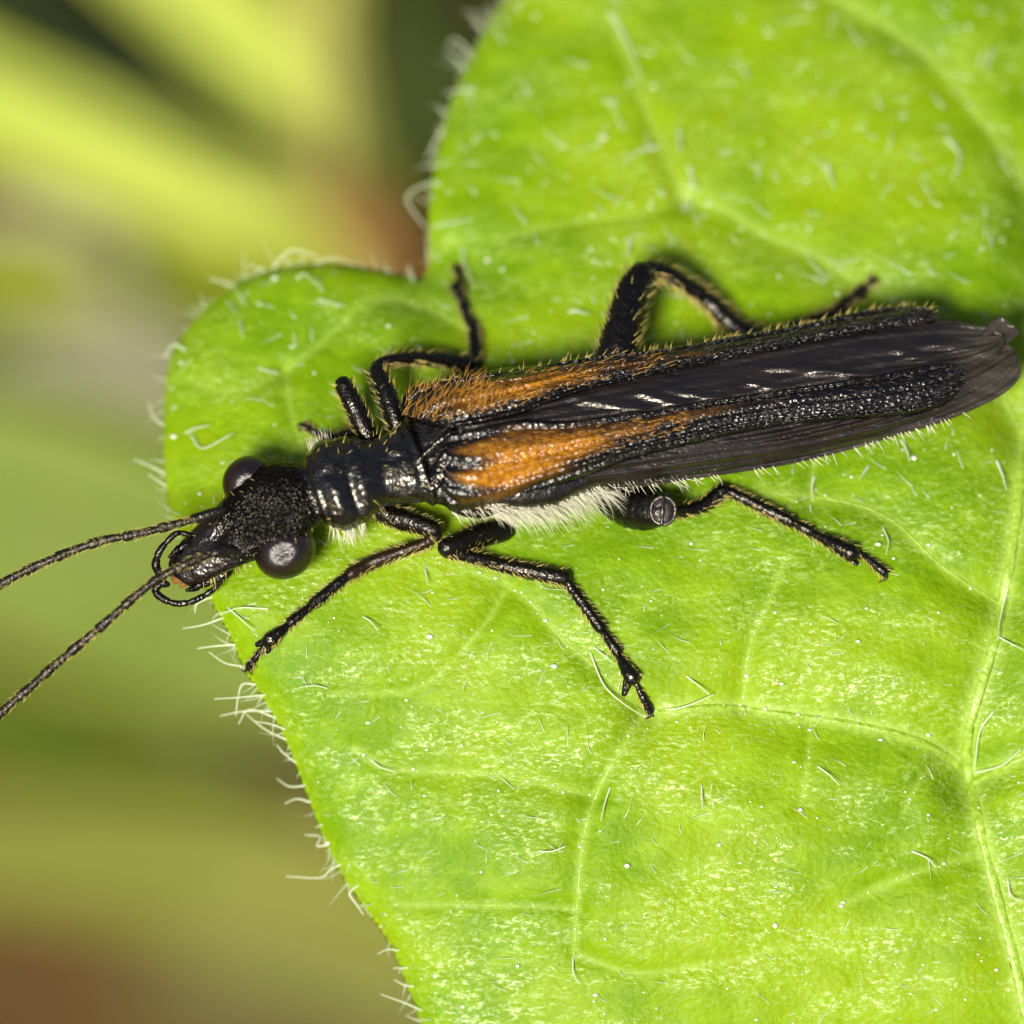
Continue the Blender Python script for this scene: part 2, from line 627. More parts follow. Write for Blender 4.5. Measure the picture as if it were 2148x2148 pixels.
# ------------------------------------------------------------------ soil under everything
def build_soil():
    k = Nodes("soil")
    c = k.mix(k.ramp(k.noise(0.9, 5, 0.65), 0.3, 0.7), (0.058, 0.030, 0.006), (0.095, 0.053, 0.015))
    k.set(c, 0.9, 0.2, k.bump(k.noise(6, 5, 0.7), 0.15, 0.8))
    mb = MB()
    ax = np.concatenate([-np.geomspace(3000, 14, 14), np.linspace(-13, 13, 120), np.geomspace(14, 3000, 14)])
    X, Y = np.meshgrid(ax, ax)
    Z = 0.12 * np.sin(X * 1.3 + np.sin(Y * 0.9)) * np.sin(Y * 1.1) + 0.05 * np.sin(X * 3.7 + 1) * np.sin(Y * 4.1)
    Z = Z * (np.hypot(X, Y) < 40)
    n = len(ax)
    f = loft_faces(n, n, False)
    o = mb.add(np.stack([X, Y, Z], -1).reshape(-1, 3), f).build("ground", k.m, raw=True)
    o["kind"] = "structure"


build_soil()


# ------------------------------------------------------------------ plants in the blur behind
def blade(name, label, cat, pts, widths, mat, group=None, z=-7000.0, fold=0.12, roll=0.0):
    """a leaf or grass blade through picture points; its parts are blade, midrib and a stalk down to the soil"""
    p = np.array([(x, -y, zz if zz is not None else z) for x, y, zz in pts], float)
    c = conv(catmull(p, 40))
    w = np.interp(np.linspace(0, 1, 40), np.linspace(0, 1, len(widths)), widths) / 1000.0
    t = unit(np.gradient(c, axis=0))
    upw = np.array([math.sin(roll), -ST * 0.9, CT])
    side = unit(np.cross(np.tile(upw, (40, 1)), t))
    nn = unit(np.cross(t, side))
    m = 15
    v = np.linspace(-1, 1, m)
    top = c[:, None, :] + side[:, None, :] * (w[:, None] * v)[..., None] + nn[:, None, :] * (np.abs(v)[None] ** 1.4 * w[:, None] * fold + 0.02 * np.sin(v * 9)[None])[..., None]
    bot = top - nn[:, None, :] * 0.02
    base = c[0].copy()
    root = thing(name, label, cat, (base[0], base[1], 0.0), group)
    mb = MB()
    f = loft_faces(40, m, False)
    ring = np.concatenate([np.arange(m), np.arange(1, 40) * m + m - 1, (39 * m + np.arange(m - 2, -1, -1)), np.arange(38, 0, -1) * m])
    nx = np.roll(ring, -1)
    sidef = np.stack([ring, ring + 40 * m, nx + 40 * m, nx], -1)
    mb.add(np.concatenate([top.reshape(-1, 3), bot.reshape(-1, 3)]), np.concatenate([f, f[:, ::-1] + 40 * m, sidef]))
    mb.build("blade", mat, root, raw=True)
    mb = MB()
    tube(mb, c + nn * 0.012, np.full(40, 0.03), 8, 40)
    mb.build("midrib", mat, root, raw=True)
    mb = MB()
    g = np.array([base + t[0] * 0.0, base - np.array([0, 0, base[2] * 0.5]) - t[0] * 0.3, np.array([base[0], base[1], -0.1]) - t[0] * np.array([0.2, 0.2, 0])])
    tube(mb, g, [0.05, 0.06, 0.07], 8, 16)
    mb.build("stalk", mat, root, raw=True)
    return root


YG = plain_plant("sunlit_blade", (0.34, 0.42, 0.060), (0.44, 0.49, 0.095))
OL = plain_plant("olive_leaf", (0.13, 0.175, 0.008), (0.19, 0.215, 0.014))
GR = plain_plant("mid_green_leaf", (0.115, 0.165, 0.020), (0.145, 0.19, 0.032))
DG = plain_plant("shade_tone_leaf", (0.012, 0.020, 0.001), (0.026, 0.040, 0.003))  # near black: the gap's shade is put into the leaf colour
DG2 = plain_plant("gap_shade_tone", (0.05, 0.075, 0.012), (0.075, 0.10, 0.02))  # dark gap drawn as a leaf, its shade in the colour
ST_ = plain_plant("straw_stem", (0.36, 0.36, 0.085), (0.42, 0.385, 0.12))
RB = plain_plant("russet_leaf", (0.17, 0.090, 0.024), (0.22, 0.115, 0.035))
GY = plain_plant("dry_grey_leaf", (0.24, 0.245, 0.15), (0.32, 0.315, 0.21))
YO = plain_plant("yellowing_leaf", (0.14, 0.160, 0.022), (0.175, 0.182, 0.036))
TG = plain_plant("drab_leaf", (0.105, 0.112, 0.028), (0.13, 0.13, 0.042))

SH = plain_plant("shade_leaf", (0.060, 0.095, 0.003), (0.085, 0.12, 0.006))  # darker green carries the shade of the lower band
BG_LEAVES = [  # name, label, points, widths, depth, material, roll
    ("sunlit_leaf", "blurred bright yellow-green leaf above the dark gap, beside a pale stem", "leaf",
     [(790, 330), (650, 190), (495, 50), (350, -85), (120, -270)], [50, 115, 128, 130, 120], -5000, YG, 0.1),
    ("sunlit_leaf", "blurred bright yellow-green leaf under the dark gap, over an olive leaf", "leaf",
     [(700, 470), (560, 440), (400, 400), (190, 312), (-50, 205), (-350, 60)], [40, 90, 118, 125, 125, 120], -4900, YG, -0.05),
    ("pale_stem", "blurred straw coloured upright stem next to the bright leaves", "stem",
     [(740, 600), (722, 420), (695, 250), (672, 60), (690, -120), (740, -400)], [18, 36, 52, 60, 52, 40], -4700, ST_, 0),
    ("russet_leaf", "blurred reddish brown withered leaf in the notch between green lobes", "leaf",
     [(840, 560), (770, 480), (710, 430), (650, 400)], [40, 80, 75, 20], -4400, RB, 0),
    ("shade_tone_leaf", "blurred dark green leaf standing in for the shaded gap behind the hairy leaf margin", "leaf",
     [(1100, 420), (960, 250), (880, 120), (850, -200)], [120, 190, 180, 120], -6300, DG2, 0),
    ("shade_tone_leaf", "blurred leaf coloured blackish green to stand in for shade in the gap of sunlit leaves", "leaf",
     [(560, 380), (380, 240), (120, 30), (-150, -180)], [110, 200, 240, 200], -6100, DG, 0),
    ("olive_leaf", "blurred olive green leaf below the sunlit leaves", "leaf",
     [(860, 640), (640, 570), (420, 545), (200, 560), (-60, 590), (-350, 600)], [90, 130, 130, 120, 110, 100], -5600, OL, 0),
    ("dry_leaf", "blurred pale grey dry leaf beneath the hairy leaf lobe", "leaf",
     [(520, 900), (380, 810), (210, 765), (60, 770), (-90, 820)], [40, 100, 110, 90, 20], -5700, GY, 0),
    ("dry_leaf", "blurred small grey dry leaf overlapping the olive leaf", "leaf",
     [(210, 500), (120, 470), (40, 455), (-60, 460)], [12, 45, 45, 10], -5300, GY, 0),
    ("olive_leaf", "blurred olive leaf between two grey dry leaves", "leaf",
     [(560, 730), (340, 680), (100, 660), (-300, 660)], [130, 180, 190, 160], -6200, OL, 0),
    ("mid_green_leaf", "blurred broad green leaf behind the beetle's antennae", "leaf",
     [(800, 1380), (520, 1270), (200, 1150), (-100, 1060), (-400, 1000)], [230, 330, 340, 320, 250], -5500, GR, 0.05),
    ("shade_tone_leaf", "blurred leaf with shade put into its dark green colour, below the broad green leaf", "leaf",
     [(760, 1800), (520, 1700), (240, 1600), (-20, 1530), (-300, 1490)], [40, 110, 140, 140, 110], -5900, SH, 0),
    ("yellowing_leaf", "blurred yellowish leaf above the brown soil", "leaf",
     [(950, 2010), (700, 1890), (420, 1820), (140, 1790), (-150, 1800)], [150, 190, 190, 160, 110], -5700, YO, 0),
    ("drab_leaf", "blurred drab grey-green leaf beside the brown soil", "leaf",
     [(1100, 2150), (820, 2090), (540, 2060), (260, 2060)], [180, 170, 130, 30], -6200, TG, 0),
]
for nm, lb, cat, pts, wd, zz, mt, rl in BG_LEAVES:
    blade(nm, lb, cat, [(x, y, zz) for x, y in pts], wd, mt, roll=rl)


# ------------------------------------------------------------------ the hairy leaf
def build_leaf():
    def axis(lo, hi, a, b, fine):
        mid = np.arange(a, b, fine)
        left = a - np.cumsum(np.geomspace(fine, 40, 14))
        left = left[left > lo]
        right = mid[-1] + np.cumsum(np.concatenate([np.geomspace(fine, 34, 14), np.full(60, 34)]))
        right = right[right < hi]
        return np.concatenate([left[::-1], mid, right])
    xs = axis(300, 3520, 330, 2200, 7)
    ys = axis(-600, 3360, -60, 2210, 7)
    X, PY = np.meshgrid(xs, ys)
    Y = -PY
    nx = len(xs)
    cx = (X[:-1, :-1] + X[1:, 1:]) / 2
    cy = (Y[:-1, :-1] + Y[1:, 1:]) / 2
    keep = inside(cx, cy, outline)
    i, j = np.nonzero(keep)
    a = i * nx + j
    quads = np.stack([a, a + nx, a + nx + 1, a + 1], -1)
    used, inv = np.unique(quads, return_inverse=True)
    quads = inv.reshape(-1, 4)
    vx, vy = X.ravel()[used].copy(), Y.ravel()[used].copy()
    e = np.concatenate([quads[:, [0, 1]], quads[:, [1, 2]], quads[:, [2, 3]], quads[:, [3, 0]]])
    key = np.sort(e, 1)
    _, first, cnt = np.unique(key[:, 0] * 10_000_000 + key[:, 1], return_index=True, return_counts=True)
    be = e[first[cnt == 1]]
    bv = np.unique(be)
    _, idx = nearest(vx[bv], vy[bv], outline)
    vx[bv], vy[bv] = outline[idx, 0], outline[idx, 1]
    d, _ = nearest(vx, vy, outline)
    z = leaf_z(vx, vy, d)
    top = np.stack([vx, vy, z], -1)
    bot = top - N_UP * 15
    n = len(top)
    sidef = np.stack([be[:, 1], be[:, 0], be[:, 0] + n, be[:, 1] + n], -1)
    attr = np.zeros((n, 4))
    attr[:, 0] = np.exp(-d / 14)
    for pth, r0, r1 in vein_paths:
        lo, hi = pth.min(0) - 60, pth.max(0) + 60
        sel = np.nonzero((vx > lo[0]) & (vx < hi[0]) & (vy > lo[1]) & (vy < hi[1]))[0]
        dv, iv = nearest(vx[sel], vy[sel], catmull(np.column_stack([pth, np.zeros(len(pth))]), len(pth) * 4)[:, :2])
        attr[sel, 1] = np.maximum(attr[sel, 1], np.exp(-(dv / (1.15 * r0 + 2)) ** 2) * min(1.0, 0.12 + r0 / 15))
    attr = np.vstack([attr, attr])
    petiole_top = conv(np.array([2168.0, 300.0, leaf_z(np.array([2168.0]), np.array([240.0]))[0] - 20]))
    root = thing("hairy_leaf", "bright green hairy leaf with pale veins under the black beetle", "leaf", (petiole_top[0] + 0.6, petiole_top[1] + 1.6, 0.0))
    mb = MB()
    mb.add(np.vstack([top, bot]), np.vstack([quads, quads[:, ::-1] + n, sidef]), None, attr)
    mb.build("blade", M_LEAF, root, attrs=True)
    for pth, r0, r1 in vein_paths:
        m = len(pth)
        rr = np.linspace(r0, r1, m)
        zz = leaf_z(pth[:, 0], pth[:, 1])
        mb = MB()
        tube(mb, np.column_stack([pth, zz + rr * 0.05]), rr * (0.75 if r0 > 9 else 0.5), 10, min(240, m * 2), flat=0.3, rough=0.09)
        mb.build("vein", M_VEIN, root)
    mb = MB()
    base = np.array(root.location)
    tube(mb, np.array([petiole_top, petiole_top + np.array([0.05, 0.5, -0.5]), base + np.array([-0.1, 0, 4.0]), base + np.array([0, 0, -0.2])]), [0.035, 0.05, 0.07, 0.10], 12, 40)
    mb.build("petiole", M_VEIN, root, raw=True)

    # hairs one can pick out, each drawn through its points
    C = 1074 / 1932
    LL = [[(840, 400), (770, 425), (690, 440)], [(880, 505), (810, 506), (745, 515)], [(915, 590), (850, 570), (790, 530)], [(965, 655), (915, 650), (898, 700), (890, 770)],
          [(1000, 690), (900, 700), (810, 705)], [(1010, 755), (920, 752), (830, 770)], [(1070, 865), (1000, 820), (920, 755)], [(1075, 820), (1020, 800), (960, 790)],
          [(1145, 1035), (1090, 1035), (1045, 1005)], [(1170, 1090), (1120, 1082), (1075, 1100)], [(1230, 1265), (1195, 1258), (1210, 1225), (1150, 1218)],
          [(1285, 1330), (1245, 1350), (1210, 1380), (1080, 1375)], [(1350, 1410), (1318, 1440), (1345, 1480), (1372, 1520)], [(1505, 1655), (1465, 1650), (1425, 1668)],
          [(1535, 1720), (1485, 1722)], [(1560, 1790), (1525, 1785), (1488, 1765)], [(1590, 1880), (1520, 1850), (1437, 1820)], [(1570, 1930), (1535, 1902)],
          [(1100, 950), (1070, 910), (1045, 880)], [(1020, 790), (940, 745), (900, 800)], [(1400, 1480), (1365, 1490)], [(1215, 1180), (1190, 1190)],
          [(1010, 365), (900, 362), (830, 390)], [(860, 360), (910, 405), (960, 450)], [(1370, 395), (1395, 410), (1425, 445)], [(1235, 665), (1190, 655), (1130, 662)],
          [(1400, 935), (1440, 965), (1490, 980)], [(1605, 215), (1615, 275)], [(800, 320), (745, 345), (735, 380)]]
    LR = [[(295, 530), (345, 650), (410, 715), (500, 775)], [(540, 750), (650, 735), (760, 690)], [(660, 620), (705, 655), (745, 690)], [(1155, 960), (1195, 990), (1235, 1030)],
          [(1815, 755), (1765, 830), (1745, 970)], [(1745, 985), (1850, 955), (1920, 895)], [(1510, 1280), (1565, 1305), (1600, 1340)], [(100, 1280), (150, 1280), (200, 1262)],
          [(230, 1680), (232, 1740), (250, 1780)], [(1870, 290), (1845, 390), (1832, 480)], [(370, 1040), (350, 1100), (335, 1165)], [(310, 510), (345, 540), (380, 570)],
          [(715, 1030), (718, 1120)], [(1400, 60), (1420, 110), (1412, 160)], [(1835, 470), (1890, 500), (1930, 520)], [(1870, 1390), (1885, 1450), (1930, 1470)]]
    UR = [[(370, 50), (430, 150), (490, 300)], [(870, 255), (890, 300)], [(1810, 190), (1800, 230), (1790, 270)], [(630, 490), (635, 580)], [(1190, 620), (1200, 660), (1215, 710)],
          [(550, 555), (480, 570), (420, 620)], [(1640, 520), (1690, 590), (1660, 680)], [(1810, 890), (1805, 940)], [(445, 900), (438, 965)], [(670, 630), (690, 720)],
          [(350, 380), (400, 395)], [(1470, 1660), (1490, 1700), (1500, 1740)], [(1140, 1800), (1132, 1840), (1136, 1890)], [(1345, 1760), (1310, 1810)], [(1830, 1740), (1850, 1790), (1865, 1850)],
          [(230, 1170), (290, 1185)], [(1680, 340), (1660, 350)]]
    UL = [[(1790, 345), (1730, 340), (1680, 355)], [(1650, 470), (1640, 540), (1610, 600)], [(1660, 700), (1640, 685), (1535, 745), (1610, 865)], [(1640, 855), (1710, 840), (1785, 828)],
          [(1742, 930), (1755, 1000), (1790, 1085)], [(1010, 935), (1100, 945), (1200, 970)], [(1180, 970), (1260, 975), (1360, 1005)], [(1068, 920), (1092, 985)],
          [(990, 990), (930, 1000)], [(690, 1315), (655, 1300), (620, 1345)], [(620, 1440), (690, 1492), (810, 1465)], [(610, 1605), (580, 1575), (560, 1520)], [(612, 1790), (560, 1755), (505, 1735)],
          [(700, 1635), (740, 1615), (790, 1605)], [(720, 1640), (765, 1692), (870, 1640)], [(905, 1210), (920, 1275)], [(975, 1390), (1050, 1410)], [(1120, 1050), (1150, 1035), (1200, 1075)],
          [(1200, 1130), (1300, 1155)], [(1780, 200), (1720, 150), (1690, 170)], [(1830, 110), (1770, 50)], [(1730, 250), (1680, 190)], [(1560, 1060), (1540, 1000)], [(620, 1830), (560, 1790)],
          [(860, 1140), (890, 1180)], [(870, 1060), (790, 1050)]]
    mh = 0
    for quad, ox, oy in ((LL, 0, 1074), (LR, 1074, 1074), (UR, 1074, 0), (UL, 0, 0)):
        for ln in quad:
            p = Q([(ox + C * x, oy + C * y, 0) for x, y in ln])
            ins = inside(p[:, 0], p[:, 1], outline)
            zz = leaf_z(p[:, 0], p[:, 1])
            k = len(p)
            if ins.all():
                zz = zz + np.linspace(2, 26, k)
            else:
                z0 = zz[0] if ins[0] else zz.max()
                _, ii = nearest(p[:1, 0], p[:1, 1], outline)
                if not ins[0]:
                    p[0, :2] = outline[ii[0]]
                    z0 = leaf_z(p[:1, 0], p[:1, 1])[0]
                zz = z0 + np.linspace(0, random.uniform(-20, 25), k)
            p[:, 2] = zz
            mb = MB()
            w = 2.0 if (ox == 0 or oy) else 3.4
            tube(mb, p, np.linspace(w, 0.9, k), 6, 12)
            mb.build("leaf_hair", M_LHAIR, root)
            mh += 1
    # the finer, uncountable down and white dots for glands and sun glints
    mb = MB()
    N = 560
    hx = rng.uniform(345, 2160, N * 2)
    hy = -rng.uniform(0, 2160, N * 2)
    ok = inside(hx, hy, outline)
    hx, hy = hx[ok][:N], hy[ok][:N]
    hz = leaf_z(hx, hy)
    far = np.clip((1100 + hy) / 1100, 0, 1)
    ang = rng.normal(2.9, 0.9, len(hx))
    dd = np.stack([np.cos(ang), np.sin(ang), rng.uniform(-0.1, 0.5, len(hx))], -1)
    hairs(mb, np.stack([hx, hy, hz], -1), dd, rng.uniform(14, 42, len(hx)) * (1 + 0.5 * far), 1.1 + 0.9 * far, bend=rng.normal(0, 0.25, (len(hx), 3)), segs=4, sides=4)
    # fringe along the margin
    vis = outline[(outline[:, 0] < 1100) & (outline[:, 1] < 40) & (outline[:, 1] > -2200)]
    E = vis[rng.integers(0, len(vis), 130)]
    cen = np.array([1250.0, -1050.0])
    od = unit(E - cen)
    a2 = rng.normal(0, 0.6, len(E))
    d2 = np.stack([od[:, 0] * np.cos(a2) - od[:, 1] * np.sin(a2), od[:, 0] * np.sin(a2) + od[:, 1] * np.cos(a2), rng.normal(0, 0.35, len(E))], -1)
    hairs(mb, np.column_stack([E, leaf_z(E[:, 0], E[:, 1]) - 4]), d2, rng.uniform(14, 52, len(E)), rng.uniform(0.9, 1.7, len(E)), bend=rng.normal(0, 0.35, (len(E), 3)), segs=5, sides=4)
    o = mb.build("down", M_LHAIR, root)
    o["kind"] = "stuff"
    mb = MB()
    N = 460
    gx = rng.uniform(345, 2160, N * 2)
    gy = -rng.uniform(0, 2160, N * 2)
    ok = inside(gx, gy, outline)
    gx, gy = gx[ok][:N], gy[ok][:N]
    # more of them along the veins
    vv = np.vstack([p + rng.normal(0, 5, p.shape) for p, r0, r1 in vein_paths[:9]])
    vv = vv[rng.random(len(vv)) < 0.45]
    gx, gy = np.concatenate([gx, vv[:, 0]]), np.concatenate([gy, vv[:, 1]])
    gz = leaf_z(gx, gy)
    oc = np.array([[1, 0, 0], [0, 1, 0], [-1, 0, 0], [0, -1, 0], [0, 0, 1], [0, 0, -1.0]])
    of = np.array([[0, 1, 4], [1, 2, 4], [2, 3, 4], [3, 0, 4], [1, 0, 5], [2, 1, 5], [3, 2, 5], [0, 3, 5]])
    r = rng.gamma(3.0, 0.62, len(gx)) + 0.8
    V = np.stack([gx, gy, gz + 1], -1)[:, None, :] + oc[None] * r[:, None, None] * np.stack([rng.uniform(0.8, 1.9, len(gx)), rng.uniform(0.7, 1.2, len(gx)), np.ones(len(gx))], -1)[:, None, :]
    mb.add(V.reshape(-1, 3), None, (of[None] + (np.arange(len(gx)) * 6)[:, None, None]).reshape(-1, 3))
    o = mb.build("gland_glint_dots", M_GLAND_GLINT, root)
    o["kind"] = "stuff"
    return root


leaf_root = build_leaf()

# ------------------------------------------------------------------ the beetle
MIDX = [600, 860, 925, 1000, 1100, 1300, 1500, 1700, 1900, 2050, 2150]
MIDY = [1045, 976, 945, 930, 910, 882, 856, 820, 776, 748, 735]


def mid_y(x):
    return -np.interp(x, MIDX, MIDY)


def mid_z(x):
    return 95 - 0.125 * (np.asarray(x, float) - 900)


def dome_z(x, y, w=142.0, h=78.0):
    """height of the folded back, an arched section tilted with the leaf"""
    x = np.asarray(x, float)
    tail = 1 - 0.75 * sstep(1700, 2160, x)
    h = h * (0.35 + 0.65 * tail)
    A, B = w * CT, h * ST
    R = np.hypot(A, B)
    q = (y - mid_y(x)) * 0.982
    phi = np.arctan2(B, A) + np.arccos(np.clip(q / R, -0.995, 0.995))
    return mid_z(x) - w * np.cos(phi) * ST + h * np.sin(phi) * CT


by = leaf_z(np.array([1000.0]), np.array([-950.0]))[0]
b_loc = conv(np.array([1000.0, -950.0, by]))
beetle = thing("beetle", "black beetle with long antennae and orange-brown wing cases on a green leaf", "beetle", tuple(b_loc))


def build_body():
    S = [  # x, y, z, half width, height above, height below
        (366, 1206, 66, 10, 8, 8), (376, 1199, 69, 36, 20, 20), (405, 1178, 78, 52, 28, 26), (440, 1154, 88, 60, 33, 30), (480, 1128, 98, 68, 40, 36), (520, 1100, 107, 80, 50, 46),
        (555, 1076, 113, 99, 58, 54), (590, 1057, 117, 101, 60, 58), (620, 1044, 118, 86, 56, 56), (642, 1036, 118, 72, 48, 52), (654, 1032, 118, 66, 45, 52),
        (661, 1029, 118, 74, 53, 60), (672, 1026, 118, 86, 63, 74), (690, 1021, 117, 100, 70, 92), (712, 1014, 116, 102, 68, 98), (728, 1009, 114, 99, 61, 98), (745, 1004, 113, 98, 66, 94), (770, 997, 111, 83, 64, 78),
        (795, 990, 108, 75, 57, 70), (820, 985, 105, 76, 55, 66), (845, 979, 102, 82, 56, 64), (865, 973, 100, 92, 56, 66), (878, 969, 98, 98, 54, 66), (886, 966, 96, 98, 44, 70), (896, 963, 95, 110, 44, 80),
        (912, 957, 93, 130, 52, 90), (940, 948, 91, 136, 60, 98), (1000, 932, 84, 146, 66, 110), (1070, 920, 74, 162, 64, 118), (1140, 912, 64, 160, 60, 112), (1220, 902, 54, 134, 56, 92), (1320, 886, 42, 112, 50, 74),
        (1500, 862, 20, 98, 42, 60), (1700, 826, -5, 82, 36, 50), (1850, 796, -22, 58, 26, 36), (1950, 776, -34, 24, 12, 14), (1968, 772, -36, 3, 2, 2)]
    S = np.array(S, float)
    S[:, 1] *= -1
    n = 420
    # denser sampling towards the head
    pts = S[:, :3]
    cum = np.concatenate([[0], np.cumsum(np.linalg.norm(np.diff(pts, axis=0), axis=1))])
    ss = cum[-1] * np.linspace(0, 1, n) ** 1.5
    C = np.stack([np.interp(ss, cum, pts[:, i]) for i in range(3)], -1)
    ker = np.ones(9) / 9
    for i in range(3):
        C[4:-4, i] = np.convolve(C[:, i], ker, 'valid')
    W, HT, HB = (np.interp(ss, cum, S[:, k]) for k in (3, 4, 5))
    k3 = np.array([1, 2, 3, 2, 1]) / 9
    for A in (W, HT, HB):
        A[2:-2] = np.convolve(A, k3, 'valid')
    t, sd, nn = frames(C)
    m = 144
    ph = np.linspace(0, 2 * math.pi, m, endpoint=False)
    c, s = np.cos(ph), np.sin(ph)
    x = C[:, 0][:, None]
    up = np.maximum(s, 0)[None]
    # sculpture of the prothorax: side dents, cross furrow, raised collars
    g = lambda x0, wx: np.exp(-((x - x0) / wx) ** 2)
    side = np.exp(-((np.abs(c)[None] - 0.55) / 0.28) ** 2) * (s[None] > -0.3)
    rel = -0.075 * g(726, 13) * (0.3 + side) - 0.06 * g(792, 18) * (0.6 + 0.6 * side) + 0.07 * g(697, 12) * side + 0.07 * g(756, 13) * side
    rel = rel + 0.06 * g(664, 4) - 0.05 * g(671, 4) + 0.06 * g(876, 5) - 0.05 * g(864, 6) - 0.10 * g(815, 22) * np.exp(-((c[None]) / 0.16) ** 2) * (s[None] > 0)
    rel = rel - 0.10 * g(700, 26) * np.exp(-(c[None] / 0.13) ** 2) * (s[None] > 0)
    # head: furrow between the antennae, raised brow
    rel = rel - 0.16 * g(475, 30) * np.exp(-(c[None] / 0.22) ** 2) * (s[None] > 0) + 0.10 * g(475, 24) * side - 0.08 * g(545, 20) * np.exp(-(c[None] / 0.3) ** 2) * (s[None] > 0)
    wr = rng.normal(0, 1, (n, m))
    for _ in range(3):
        wr = (wr + np.roll(wr, 1, 0) + np.roll(wr, -1, 0) + np.roll(wr, 1, 1) + np.roll(wr, -1, 1)) / 5
    rel = rel + 0.024 * wr * (x < 1000)
    R = 1 + rel
    V = C[:, None, :] + sd[:, None, :] * (W[:, None] * c * R)[..., None] + nn[:, None, :] * (np.where(s > 0, HT[:, None] * s, HB[:, None] * s) * R)[..., None]
    mb = MB()
    f = loft_faces(n, m)
    at = np.zeros((n, m, 4))
    at[..., 0] = (1 - sstep(640, 662, x)) * sstep(440, 520, x)
    mb.add(V.reshape(-1, 3), f, None, at.reshape(-1, 4))
    body = mb.build("body", M_BODY, beetle, attrs=True)
    return body, V, C, sd, nn, W, HT, HB, ph


body, BV, BC, BSD, BNN, BW, BHT, BHB, BPH = build_body()


def body_point(x, phi):
    i = np.abs(BC[:, 0] - x).argmin()
    j = int(round((phi % (2 * math.pi)) / (2 * math.pi) * len(BPH))) % len(BPH)
    return BV[i, j], unit(BV[i, j] - BC[i])


def ellipsoid(mb, c, e, r, nu=40, nv=28):
    u = np.linspace(0, 2 * math.pi, nu, endpoint=False)
    v = np.linspace(-math.pi / 2 + 0.02, math.pi / 2 - 0.02, nv)
    U, Vv = np.meshgrid(u, v)
    L = np.stack([np.cos(Vv) * np.cos(U) * r[0], np.cos(Vv) * np.sin(U) * r[1], np.sin(Vv) * r[2]], -1)
    mb.add((np.asarray(c) + L @ np.asarray(e)).reshape(-1, 3), loft_faces(nv, nu))


# head parts
head_t = unit(np.array([265.0, 152.0, 52.0]))
head_s = unit(np.cross(N_UP, head_t))
head_n = np.cross(head_t, head_s)
for c, r in (((523, -1010, 74), (58, 54, 52)), ((598, -1156, 124), (66, 58, 58))):
    mb = MB()
    ellipsoid(mb, c, np.stack([head_t, head_s, head_n]), r, 64, 44)
    mb.build("eye", M_EYE, beetle)

ANT = [[(472, 1068, 128), (440, 1078, 134), (404, 1090, 136), (352, 1104, 138), (280, 1122, 138), (222, 1132, 136), (166, 1150, 132), (111, 1172, 128), (55, 1197, 124), (0, 1226, 120), (-120, 1295, 105), (-300, 1420, 80)],
       [(512, 1160, 132), (478, 1153, 152), (432, 1166, 166), (391, 1183, 170), (332, 1214, 170), (280, 1254, 168), (224, 1304, 165), (167, 1352, 160), (110, 1400, 156), (56, 1448, 152), (0, 1497, 148), (-130, 1615, 130), (-300, 1780, 100)]]
for pts in ANT:
    p = Q(pts)
    L = np.linalg.norm(np.diff(p, axis=0), axis=1).sum()

    def swell(s, L=L):
        k = (s / 74.0) % 1.0
        return 0.80 + 0.34 * k ** 1.6 - 0.20 * np.exp(-((k - 0.0) / 0.05) ** 2) - 0.16 * np.exp(-((k - 1.0) / 0.04) ** 2)
    rr = [12, 12] + [10.2] * (len(p) - 4) + [9, 8]
    mb = MB()
    c, t, sd, nn, r = tube(mb, p, rr, 14, 260, rough=0.018, joints=swell)
    ant = mb.build("antenna", M_ANT, beetle)
    mb = MB()
    k = rng.integers(20, 258, 620)
    a = rng.uniform(0, 2 * math.pi, len(k))
    rad = sd[k] * np.cos(a)[:, None] + nn[k] * np.sin(a)[:, None]
    hairs(mb, c[k] + rad * (r[k] * 0.92)[:, None], rad * 0.75 + t[k] * 0.9, rng.uniform(6, 11, len(k)), 0.8, segs=2)
    o = mb.build("fuzz", M_STRAW, ant)
    o["kind"] = "stuff"

# mouth: palps, jaws, lip
PALP = [[(398, 1122, 88), (372, 1118, 92), (349, 1138, 92), (333, 1160, 88), (327, 1186, 82), (336, 1206, 74)],
        [(470, 1208, 66), (452, 1232, 66), (430, 1248, 66), (402, 1262, 66), (370, 1266, 64), (342, 1256, 62), (326, 1240, 62), (336, 1224, 66), (352, 1226, 68)]]
for pts in PALP:
    p = Q(pts)
    mb = MB()
    tube(mb, p, np.interp(np.linspace(0, 1, len(p)), [0, 0.5, 0.85, 1], [6, 7, 10, 8]), 12, 60, rough=0.04, joints=lambda s: 1 - 0.28 * np.exp(-(((s / 38.0) % 1.0 - 0.5) / 0.08) ** 2))
    mb.build("palp", M_LEG, beetle)
for pts in ([(470, 1196, 70), (440, 1212, 68), (408, 1222, 62), (388, 1212, 58)], [(418, 1148, 76), (386, 1160, 72), (366, 1184, 66), (372, 1204, 60)]):
    mb = MB()
    tube(mb, Q(pts), [20, 18, 13, 5], 12, 30, flat=0.6, rough=0.03)
    mb.build("mandible", M_BLACK, beetle)
mb = MB()
tube(mb, Q([(402, 1190, 84), (384, 1202, 78), (368, 1214, 68)]), [20, 22, 12], 14, 20, flat=0.4, rough=0.03)
mb.build("labrum", M_MOUTH, beetle)
